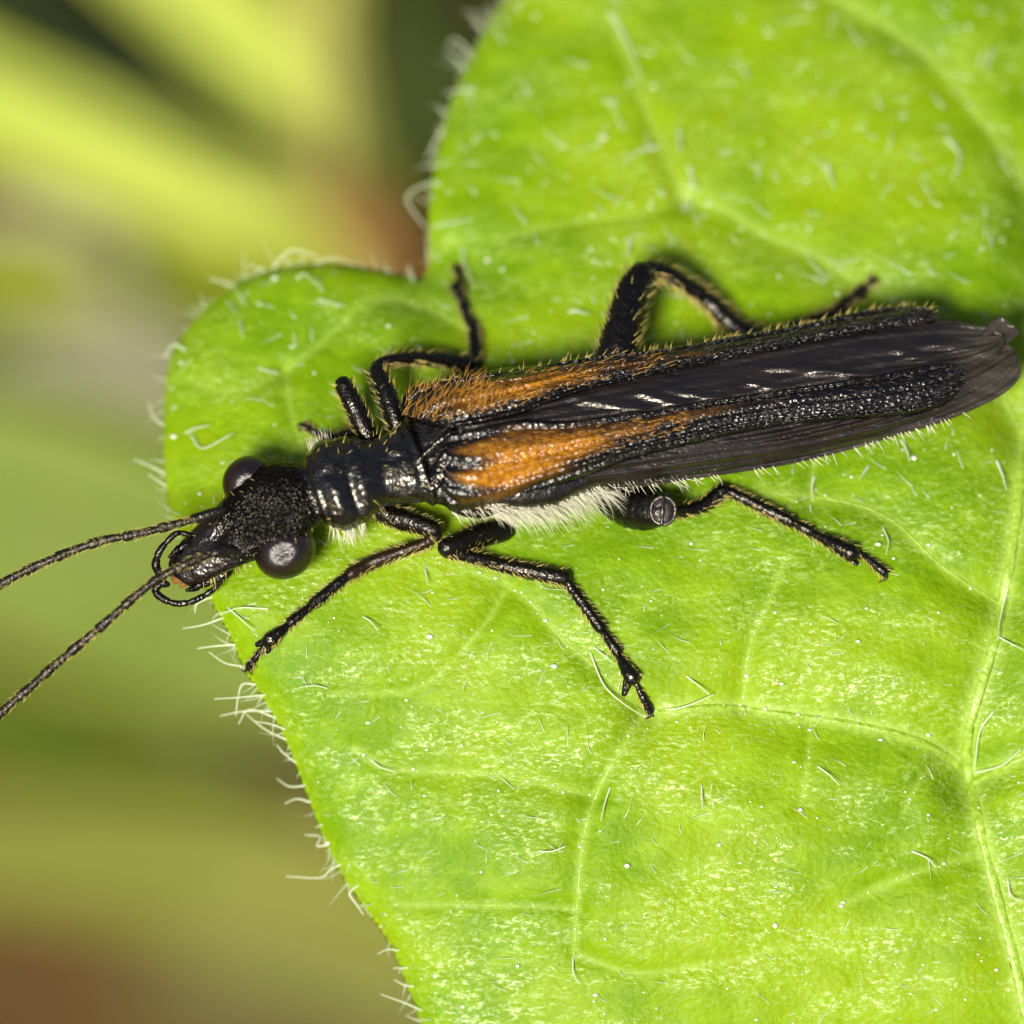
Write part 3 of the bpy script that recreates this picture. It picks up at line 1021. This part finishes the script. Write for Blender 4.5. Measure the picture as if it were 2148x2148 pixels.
for pts, r, mt in (([(452, 1190, 84), (426, 1206, 82), (398, 1226, 74)], 9, M_BLACK), ([(440, 1212, 72), (412, 1232, 68), (392, 1238, 64)], 8, M_BLACK),
                   ([(410, 1216, 76), (390, 1222, 72), (378, 1232, 66)], 7, M_MOUTH), ([(396, 1140, 90), (376, 1150, 88), (356, 1168, 82)], 8, M_BLACK)):
    mb = MB()
    tube(mb, Q(pts), [r, r, r * 0.5], 10, 20, rough=0.08)
    mb.build("maxilla", mt, beetle)


# wing cases and wings
def sheet(inner, outer, nu, nv, zfun, pig, thick, name, mat, parent, end=None):
    a = catmull(Q([(x, y, 0) for x, y in inner]), nu)[:, :2]
    b = catmull(Q([(x, y, 0) for x, y in outer]), nu)[:, :2]
    v = np.linspace(0, 1, nv)
    XY = a[:, None, :] * (1 - v)[None, :, None] + b[:, None, :] * v[None, :, None]
    u = np.linspace(0, 1, nu)[:, None] * np.ones(nv)
    vv = np.ones(nu)[:, None] * v
    Z = zfun(XY[..., 0], XY[..., 1], u, vv)
    top = np.concatenate([XY, Z[..., None]], -1)
    bot = top - N_UP * thick
    f = loft_faces(nu, nv, False)
    ring = np.concatenate([np.arange(nv), np.arange(1, nu) * nv + nv - 1, ((nu - 1) * nv + np.arange(nv - 2, -1, -1)), np.arange(nu - 2, 0, -1) * nv])
    nx = np.roll(ring, -1)
    K = nu * nv
    sidef = np.stack([ring, ring + K, nx + K, nx], -1)
    at = np.zeros((nu, nv, 4))
    r = pig(XY[..., 0], -XY[..., 1], u, vv)
    at[..., 0], at[..., 1] = r[0], r[1]
    at = at.reshape(-1, 4)
    mb = MB()
    # the image's y runs up, so an inner edge above the outer one needs its faces turned
    up_first = a[nu // 2, 1] > b[nu // 2, 1]
    F = np.vstack([f, f[:, ::-1] + K, sidef])
    if not up_first:
        F = F[:, ::-1]
    mb.add(np.vstack([top.reshape(-1, 3), bot.reshape(-1, 3)]), F[:, ::-1], None, np.vstack([at, at]))
    o = mb.build(name, mat, parent, attrs=True)
    return o, top


EL_IN = [(938, 912), (965, 905), (1000, 898), (1093, 881), (1186, 884), (1280, 872), (1373, 862), (1466, 843), (1548, 832), (1672, 814), (1796, 795), (1890, 777), (1952, 765), (1990, 762), (2014, 768), (2023, 784)]
EL_OUT = [(930, 1046), (945, 1068), (1000, 1084), (1062, 1066), (1124, 1036), (1186, 1012), (1248, 990), (1311, 964), (1404, 940), (1497, 918), (1548, 906), (1641, 889), (1734, 880), (1859, 871), (1935, 862), (1985, 842), (2016, 812), (2023, 786)]
ER_IN = [(918, 888), (950, 893), (1000, 887), (1093, 866), (1140, 848), (1217, 821), (1280, 805), (1342, 792), (1429, 771), (1497, 757), (1590, 737), (1672, 718), (1796, 697), (1890, 685), (1940, 680), (1958, 672), (1962, 662)]
ER_OUT = [(842, 868), (846, 832), (868, 812), (900, 802), (963, 788), (1000, 783), (1093, 774), (1186, 755), (1280, 742), (1404, 729), (1528, 706), (1672, 681), (1796, 653), (1859, 643), (1915, 640), (1948, 646), (1962, 660)]


def ely_relief(u, v, flip=False):
    # v runs from the seam to the outer rim
    z = 11 * np.sin(math.pi * np.clip(v, 0, 1)) ** 0.6
    z = z + 5 * np.exp(-((v - 0.045) / 0.03) ** 2) - 4 * np.exp(-((v - 0.12) / 0.05) ** 2)
    z = z + 6 * np.exp(-((v - 0.93) / 0.035) ** 2)
    fade = 1 - 0.75 * sstep(0.25, 0.7, u)
    for k, a in ((0.34, 7), (0.56, 9), (0.78, 9)):
        z = z + a * fade * np.exp(-((v - k) / 0.055) ** 2)
    z = z - 20 * np.exp(-(u / 0.035) ** 2) - 7 * np.exp(-((1 - u) / 0.02) ** 2)
    z = z + 5 * np.exp(-((u - 0.07) / 0.03) ** 2) * np.exp(-((v - 0.7) / 0.2) ** 2)
    return z


def pig_left(x, y, u, v):
    along = 1 - 0.60 * sstep(0.14, 0.42, u) - 0.40 * sstep(0.42, 0.74, u)
    centre = 0.50 - 0.20 * sstep(0.12, 0.45, u)
    wid = 0.36 - 0.15 * sstep(0.08, 0.45, u)
    p = np.exp(-(np.abs(v - centre) / wid) ** 2.2) * along
    p = p * sstep(0.0, 0.11, u - 0.03 * np.sin(v * 19))
    return np.clip(p * 0.92, 0, 1), 0 * u


def pig_right_shaded(x, y, u, v):
    p = np.exp(-(np.abs(v - 0.52) / 0.30) ** 2.2) * (1 - 0.6 * sstep(0.2, 0.45, u) - 0.4 * sstep(0.45, 0.7, u)) * (0.15 + 0.85 * sstep(0.03, 0.14, u))
    return np.clip(p * 0.66, 0, 1), 0 * u  # weaker orange: facing away from the sun is put into the pigment


ely_l, ETL = sheet(EL_IN, EL_OUT, 220, 46, lambda x, y, u, v: dome_z(x, y) + 10 + ely_relief(u, v), pig_left, 9, "elytron", M_ELY, beetle)
ely_r, ETR = sheet(ER_IN, ER_OUT, 220, 46, lambda x, y, u, v: dome_z(x, y) + 10 + ely_relief(u, v), pig_right_shaded, 9, "elytron", M_ELY, beetle)


def wing_z(off, seed):
    r = np.random.default_rng(seed)
    k = [(r.uniform(5, 26), r.uniform(0, 6), r.uniform(-4, 4), r.uniform(0.3, 1.0)) for _ in range(7)]

    def f(x, y, u, v):
        z = dome_z(x, y) + off
        for a, b, c, w in k:
            z = z + (2.4 + 3.5 * u ** 5) * w * np.abs(np.sin(a * v + c * u * 1.5 + b)) ** 2
        return z
    return f


def wing_pleats(base):
    # slanting pleats that catch the light between the wing cases
    def f(x, y, u, v):
        z = base(x, y, u, v)
        for x0, y0, x1, y1, amp, wd in ((1215, 838, 1360, 862, 9, 7), (1345, 824, 1440, 854, 13, 9), (1400, 818, 1560, 845, 9, 6), (1590, 768, 1800, 786, 9, 7), (1560, 800, 1630, 816, 6, 6), (1690, 770, 1860, 792, 7, 6),
                                         (1000, 893, 1120, 872, 6, 6), (1950, 720, 2080, 740, 8, 10), (1880, 735, 1960, 762, 7, 8)):
            d = np.array([x1 - x0, y1 - y0], float)
            L = np.hypot(*d)
            d /= L
            s = (x - x0) * d[0] + (-y - y0) * d[1]
            q = -(x - x0) * d[1] + (-y - y0) * d[0]
            z = z + 0.85 * wd * np.exp(-(q / wd) ** 2) * sstep(-30, 25, s) * (1 - sstep(L - 25, L + 30, s))
        return z
    return f


RW_UP = [(960, 888), (1200, 800), (1400, 752), (1600, 712), (1800, 676), (1960, 668), (2060, 680), (2104, 700)]
RW_LO = [(960, 910), (1200, 905), (1400, 890), (1600, 862), (1800, 832), (1980, 800), (2072, 762), (2110, 720)]
LW_UP = [(1000, 960), (1200, 930), (1400, 900), (1600, 868), (1800, 826), (1980, 768), (2080, 726), (2126, 728)]
LW_LO = [(1040, 1066), (1130, 1048), (1217, 1034), (1311, 1026), (1435, 1007), (1559, 989), (1672, 970), (1796, 939), (1890, 911), (1983, 883), (2076, 842), (2122, 812), (2142, 782), (2138, 752)]
thin_tip = lambda x, y, u, v: (0 * u, 0.75 * sstep(1960, 2130, x))
wr, _ = sheet(RW_UP, RW_LO, 150, 60, wing_pleats(wing_z(-2, 3)), thin_tip, 2.0, "hind_wing", M_WING, beetle)
thin_low = lambda x, y, u, v: (0 * u, np.clip(0.8 * sstep(1960, 2130, x) + 0.45 * sstep(0.86, 1.0, v), 0, 1))
wl, WTL = sheet(LW_UP, LW_LO, 150, 60, wing_z(-9, 5), thin_low, 2.0, "hind_wing", M_WING, beetle)
fl, _ = sheet([(2050, 712), (2066, 690), (2092, 663), (2112, 672)], [(2090, 738), (2112, 722), (2132, 706), (2142, 696)], 24, 16,
              lambda x, y, u, v: dome_z(x, y) + 4 + 26 * u * (1 - v) + 4 * np.sin(v * 9), lambda x, y, u, v: (0 * u, 0.25 + 0.6 * u), 2.0, "wing_fold", M_WING, wr)

# scutellum, the small shield between the wing case bases
mb = MB()
sc = Q([(888, 1000, 0), (905, 1012, 0), (925, 985, 0), (936, 950, 0)])
sc[:, 2] = [146, 150, 152, 156]
tube(mb, sc, [14, 22, 22, 10], 16, 24, flat=0.45, rough=0.02)
mb.build("scutellum", M_BLACK, beetle)
for pts, r in (([(880, 965, 150), (900, 944, 158), (922, 925, 162), (945, 908, 164)], 7),):
    mb = MB()
    tube(mb, Q(pts), [r, r, r, r * 0.7], 12, 30, rough=0.05)
    mb.build("collar_ridge", M_BLACK, beetle)


# ------------------------------------------------------------------ legs
def gz(x, y, lift):
    return leaf_z(np.array([float(x)]), np.array([-float(y)]))[0] + lift


def leg(label, femur, tibia, tarsus, lobes, claws, hair_mat, n_hair=260, tib_mat=None, hair_len=(12, 24), femur_hair=True):
    """femur and tibia: (x, y, z, r) lists; tarsus: list of segments (x0, y0, r0, x1, y1, r1), laid onto the leaf"""
    mb = MB()
    paths = []
    tibia = [(x, y, max(z, gz(x, y, r * 0.9 + 2)), r) for x, y, z, r in tibia]
    paths.append(tube(mb, Q([p[:3] for p in femur]), [p[3] for p in femur], 20, None, rough=0.025))
    o = mb.build("leg", M_LEG, beetle)
    o["label"] = label
    mb = MB()
    tib = tube(mb, Q([p[:3] for p in tibia]), [p[3] for p in tibia], 16, None, rough=0.03)
    mb.build("tibia", tib_mat or M_LEG, o)
    paths.append(tib)
    zend = tibia[-1][2]
    first = True
    for (x0, y0, r0, x1, y1, r1) in tarsus:
        z0 = zend if first else gz(x0, y0, r0 + 2)
        z1 = gz(x1, y1, r1 + 2)
        first = False
        mb = MB()
        p = Q([(x0, y0, z0), (x0 * 0.5 + x1 * 0.5, y0 * 0.5 + y1 * 0.5, z0 * 0.5 + z1 * 0.5 + 2), (x1, y1, z1)])
        r = tube(mb, p, [r0, r0 * 0.45 + r1 * 0.55, r1], 14, None, rough=0.04)
        mb.build("tarsus_segment", M_LEG, o)
        paths.append(r)
    for (x0, y0, x1, y1, r) in lobes:
        mb = MB()
        tube(mb, Q([(x0, y0, gz(x0, y0, 9)), (x1, y1, gz(x1, y1, 5))]), [r, r * 0.55], 10, 8, flat=0.7, rough=0.05)
        mb.build("tarsus_lobe", M_LEG, o)
    for pts in claws:
        p = Q([(x, y, gz(x, y, l)) for x, y, l in pts])
        mb = MB()
        tube(mb, p, np.linspace(4.5, 1.2, len(p)), 8, 14)
        mb.build("claw", M_TIBIA, o)
    # bristles all along, leaning towards the foot
    mb, dk = MB(), MB()
    for k, (c, t, sd, nn, r) in enumerate(paths):
        if k == 0 and not femur_hair:
            continue
        L = np.linalg.norm(np.diff(c, axis=0), axis=1).sum()
        m = int(L * n_hair / 260)
        i = rng.integers(0, len(c), m)
        a = np.where(rng.random(m) < 0.5, 0.0, math.pi) + rng.normal(0, 0.45, m)
        rad = sd[i] * np.cos(a)[:, None] + nn[i] * np.sin(a)[:, None]
        ln = rng.uniform(*hair_len, m) * (0.8 if k > 1 else 1.0)
        dirs = rad * rng.uniform(0.5, 1.5, m)[:, None] + t[i] * 1.0
        sel = rng.random(m) < 0.5
        args = (c[i] + rad * (r[i] * 0.9)[:, None], dirs, ln)
        hairs(mb, args[0][sel], dirs[sel], ln[sel], 0.95, bend=t[i][sel] * 0.25, segs=3)
        hairs(dk, args[0][~sel], dirs[~sel], ln[~sel] * 0.8, 0.9, bend=t[i][~sel] * 0.2, segs=2)
    h = mb.build("bristles", hair_mat, o)
    h["kind"] = "stuff"
    h = dk.build("dark_bristles", M_BRISTLE, o)
    h["kind"] = "stuff"
    return o


# left side of the animal (the flank turned to the lens)
leg("front leg reaching forward past the eye to the leaf margin",
    [(795, 1072, 40, 22), (840, 1088, 52, 24), (885, 1102, 70, 20), (912, 1112, 80, 17)],
    [(914, 1122, 76, 14), (890, 1140, 66, 12), (840, 1158, 50, 13), (785, 1178, 32, 15), (735, 1204, 20, 14)],
    [(730, 1207, 10, 658, 1266, 13), (650, 1272, 8, 611, 1305, 12), (606, 1310, 7, 566, 1343, 17), (554, 1356, 5, 523, 1398, 9)],
    [(566, 1340, 540, 1352, 12), (570, 1348, 560, 1367, 10)],
    [[(521, 1402, 8), (513, 1408, 7), (506, 1404, 2)], [(524, 1404, 8), (526, 1413, 6), (528, 1416, 1)]], M_STRAW, 300, M_TIBIA, (10, 17))
leg("middle leg bent at the knee with its foot on a vein",
    [(1060, 1112, 0, 24), (1010, 1122, 30, 26), (965, 1138, 62, 24), (936, 1150, 78, 20)],
    [(938, 1158, 76, 14), (985, 1168, 64, 13), (1050, 1185, 48, 15), (1120, 1200, 34, 17), (1184, 1212, 24, 17)],
    [(1190, 1222, 10, 1260, 1317, 13), (1266, 1325, 8, 1294, 1366, 12), (1296, 1373, 7, 1326, 1422, 18), (1334, 1434, 5, 1363, 1490, 10)],
    [(1318, 1424, 1309, 1456, 11), (1330, 1420, 1338, 1440, 9)],
    [[(1364, 1494, 8), (1362, 1504, 7), (1354, 1508, 1)], [(1360, 1494, 7), (1368, 1500, 6), (1371, 1504, 2)]], M_STRAW, 300, None, (9, 16))
leg("hind leg with swollen thigh end facing outward",
    [(1245, 985, -40, 34), (1290, 1040, -10, 46), (1335, 1064, 28, 47), (1368, 1071, 62, 40), (1388, 1072, 82, 30)],
    [(1402, 1072, 66, 17), (1440, 1070, 34, 14), (1480, 1058, 12, 16), (1516, 1030, 0, 18)],
    [(1524, 1028, 11, 1660, 1094, 13), (1666, 1097, 9, 1698, 1114, 12), (1702, 1117, 8, 1786, 1160, 19), (1806, 1160, 5, 1854, 1200, 10)],
    [(1772, 1160, 1796, 1182, 11), (1788, 1160, 1806, 1170, 8)],
    [[(1856, 1203, 9), (1858, 1214, 8), (1844, 1220, 1)], [(1856, 1200, 9), (1866, 1197, 7), (1873, 1194, 1)]], M_STRAW, 320, None, (10, 18), False)
# right side (beyond the body)
leg("front leg with thick blunt thigh raised beside the thorax",
    [(775, 920, 60, 20), (758, 886, 62, 21), (738, 842, 58, 21), (720, 806, 48, 19)],
    [(722, 806, 34, 12), (740, 850, -20, 12), (752, 895, -55, 12)],
    [(750, 900, 9, 708, 918, 10), (700, 918, 8, 672, 914, 9), (666, 912, 6, 640, 893, 8)],
    [], [[(640, 893, 8), (628, 890, 8), (621, 898, 3)], [(640, 894, 8), (630, 898, 7), (626, 906, 3)]], M_STRAW, 240, None, (12, 22))
leg("middle leg folded back beside the hairy orange shoulder",
    [(836, 900, 40, 20), (824, 864, 38, 21), (808, 818, 24, 21), (792, 778, 4, 19)],
    [(788, 768, -10, 11), (812, 757, -24, 12), (870, 752, -58, 15), (939, 757, -98, 17), (992, 766, -132, 18)],
    [(1000, 764, 13, 993, 682, 13), (986, 682, 9, 972, 642, 11), (970, 636, 7, 960, 604, 17), (965, 598, 5, 960, 564, 9)],
    [(958, 606, 948, 602, 8)], [[(960, 564, 8), (954, 554, 7), (950, 550, 2)], [(960, 562, 8), (966, 556, 5)]], M_STRAW, 260, None, (12, 24))
leg("hind leg with stout thigh arching above the wing cases",
    [(1272, 800, 0, 38), (1290, 745, -10, 40), (1308, 680, -34, 39), (1328, 610, -64, 35), (1346, 575, -82, 29)],
    [(1356, 566, -92, 20), (1395, 572, -108, 17), (1440, 598, -132, 17), (1490, 635, -158, 19), (1545, 688, -178, 22), (1600, 706, -180, 16)],
    [(1605, 706, 10, 1740, 662, 13), (1748, 656, 9, 1778, 632, 12), (1782, 630, 8, 1806, 612, 14), (1814, 606, 5, 1832, 588, 8)],
    [], [[(1832, 588, 8), (1840, 583, 6), (1846, 584, 2)], [(1832, 588, 8), (1828, 582, 3)]], M_STRAW, 300, None, (16, 32))

# the pale end plate of the outturned knee: two glossy rims
mb = MB()
kp = np.array([1391.0, -1071.0, 104.0])
ang = np.linspace(0, 2 * math.pi, 17)[:-1]
ring = np.stack([kp[0] + 26 * np.cos(ang), kp[1] + 29 * np.sin(ang), np.full(16, 100.0)], -1)
tube(mb, np.vstack([ring, ring[:1]]), np.full(17, 4.0), 10, 60, rough=0.10)
mb.build("knee_rim", M_KNEE, beetle)
mb = MB()
tube(mb, Q([(1392, 1044, 106), (1390, 1071, 112), (1388, 1100, 104)]), [3.5, 4.5, 3.5], 10, 20, rough=0.05)
mb.build("knee_joint", M_KNEE, beetle)
mb = MB()
ellipsoid(mb, (1391, -1071, 96), np.eye(3), (27, 30, 13), 20, 12)
mb.build("knee_plate", M_KNEE, beetle)


# ------------------------------------------------------------------ hair on the body
def body_hair(name, mat, x0, x1, p0, p1, n, ln, lean, rad, stand=0.6, spread=0.25):
    mb = MB()
    B, D = [], []
    for _ in range(n):
        b, nrm = body_point(random.uniform(x0, x1), random.uniform(p0, p1))
        B.append(b - nrm * 1.0)
        D.append(nrm * stand + np.array(lean) + rng.normal(0, spread, 3))
    hairs(mb, B, D, rng.uniform(ln[0], ln[1], n), rad, bend=rng.normal(0, 0.12, (n, 3)) + np.array([0, -0.05, -0.1]), segs=4)
    o = mb.build(name, mat, body)
    o["kind"] = "stuff"


# phi: 0 = animal's right (up in the picture), pi/2 = back, pi = flank facing the lens
body_hair("flank_hair", M_PALE, 985, 1250, math.pi * 1.0, math.pi * 1.38, 640, (30, 78), (0.9, -0.30, 0.15), 0.8, 0.45)
body_hair("flank_hair", M_PALE, 900, 1010, math.pi * 0.95, math.pi * 1.3, 260, (18, 36), (0.9, -0.2, 0.1), 1.2, 0.5)
body_hair("flank_hair", M_PALE, 1250, 1560, math.pi * 0.95, math.pi * 1.3, 260, (18, 40), (0.7, -0.5, 0.1), 1.2, 0.5)
body_hair("thorax_hair", M_STRAW, 664, 880, -0.3, math.pi + 0.3, 46, (12, 26), (0.4, 0.0, 0.2), 0.95, 0.6)
body_hair("thorax_hair", M_PALE, 672, 740, math.pi * 1.05, math.pi * 1.25, 60, (20, 42), (0.1, -0.7, 0.0), 1.2, 0.6)
body_hair("thorax_hair", M_PALE, 672, 730, -0.35, 0.1, 50, (20, 40), (-0.3, 0.6, 0.1), 1.2, 0.6)
body_hair("head_hair", M_STRAW, 420, 640, 0, math.pi, 36, (7, 15), (-0.2, 0.0, 0.2), 0.8, 0.7)
body_hair("head_hair", M_STRAW, 400, 480, math.pi, math.pi * 1.3, 18, (14, 30), (-0.2, -0.5, 0.0), 1.0, 0.7)


def sheet_hair(top, parent, mat, n, u0, u1, v0, v1, ln, direction, rad, spread=0.2, name="hair"):
    nu, nv = top.shape[:2]
    i = (rng.uniform(u0, u1, n) * (nu - 1)).astype(int)
    j = (rng.uniform(v0, v1, n) * (nv - 1)).astype(int)
    B = top[i, j]
    D = np.array(direction) + rng.normal(0, spread, (n, 3))
    mb = MB()
    hairs(mb, B, D, rng.uniform(ln[0], ln[1], n), rad, bend=rng.normal(0, 0.1, (n, 3)), segs=3)
    o = mb.build(name, mat, parent)
    o["kind"] = "stuff"


sheet_hair(ETR, ely_r, M_GOLD, 210, 0.0, 0.17, 0.15, 1.0, (20, 44), (0.45, 0.85, 0.55), 0.75, 0.28)
sheet_hair(ETR, ely_r, M_GOLD, 120, 0.12, 0.48, 0.15, 0.9, (14, 30), (0.85, 0.35, 0.22), 0.75, 0.2)
sheet_hair(ETR, ely_r, M_STRAW, 110, 0.05, 1.0, 0.97, 1.0, (10, 22), (0.5, 0.75, 0.3), 0.95, 0.3)
sheet_hair(ETL, ely_l, M_GOLD, 200, 0.02, 0.46, 0.15, 0.7, (9, 18), (0.9, 0.1, 0.22), 0.8, 0.18)
sheet_hair(ETL, ely_l, M_BRISTLE, 700, 0.3, 1.0, 0.05, 0.98, (8, 16), (0.9, 0.1, 0.25), 0.9, 0.2)
sheet_hair(ETR, ely_r, M_BRISTLE, 500, 0.3, 1.0, 0.05, 0.98, (8, 16), (0.9, 0.2, 0.25), 0.9, 0.2)
sheet_hair(WTL, wl, M_PALE, 90, 0.1, 0.85, 0.97, 1.0, (14, 34), (0.6, -0.75, 0.1), 1.1, 0.25)
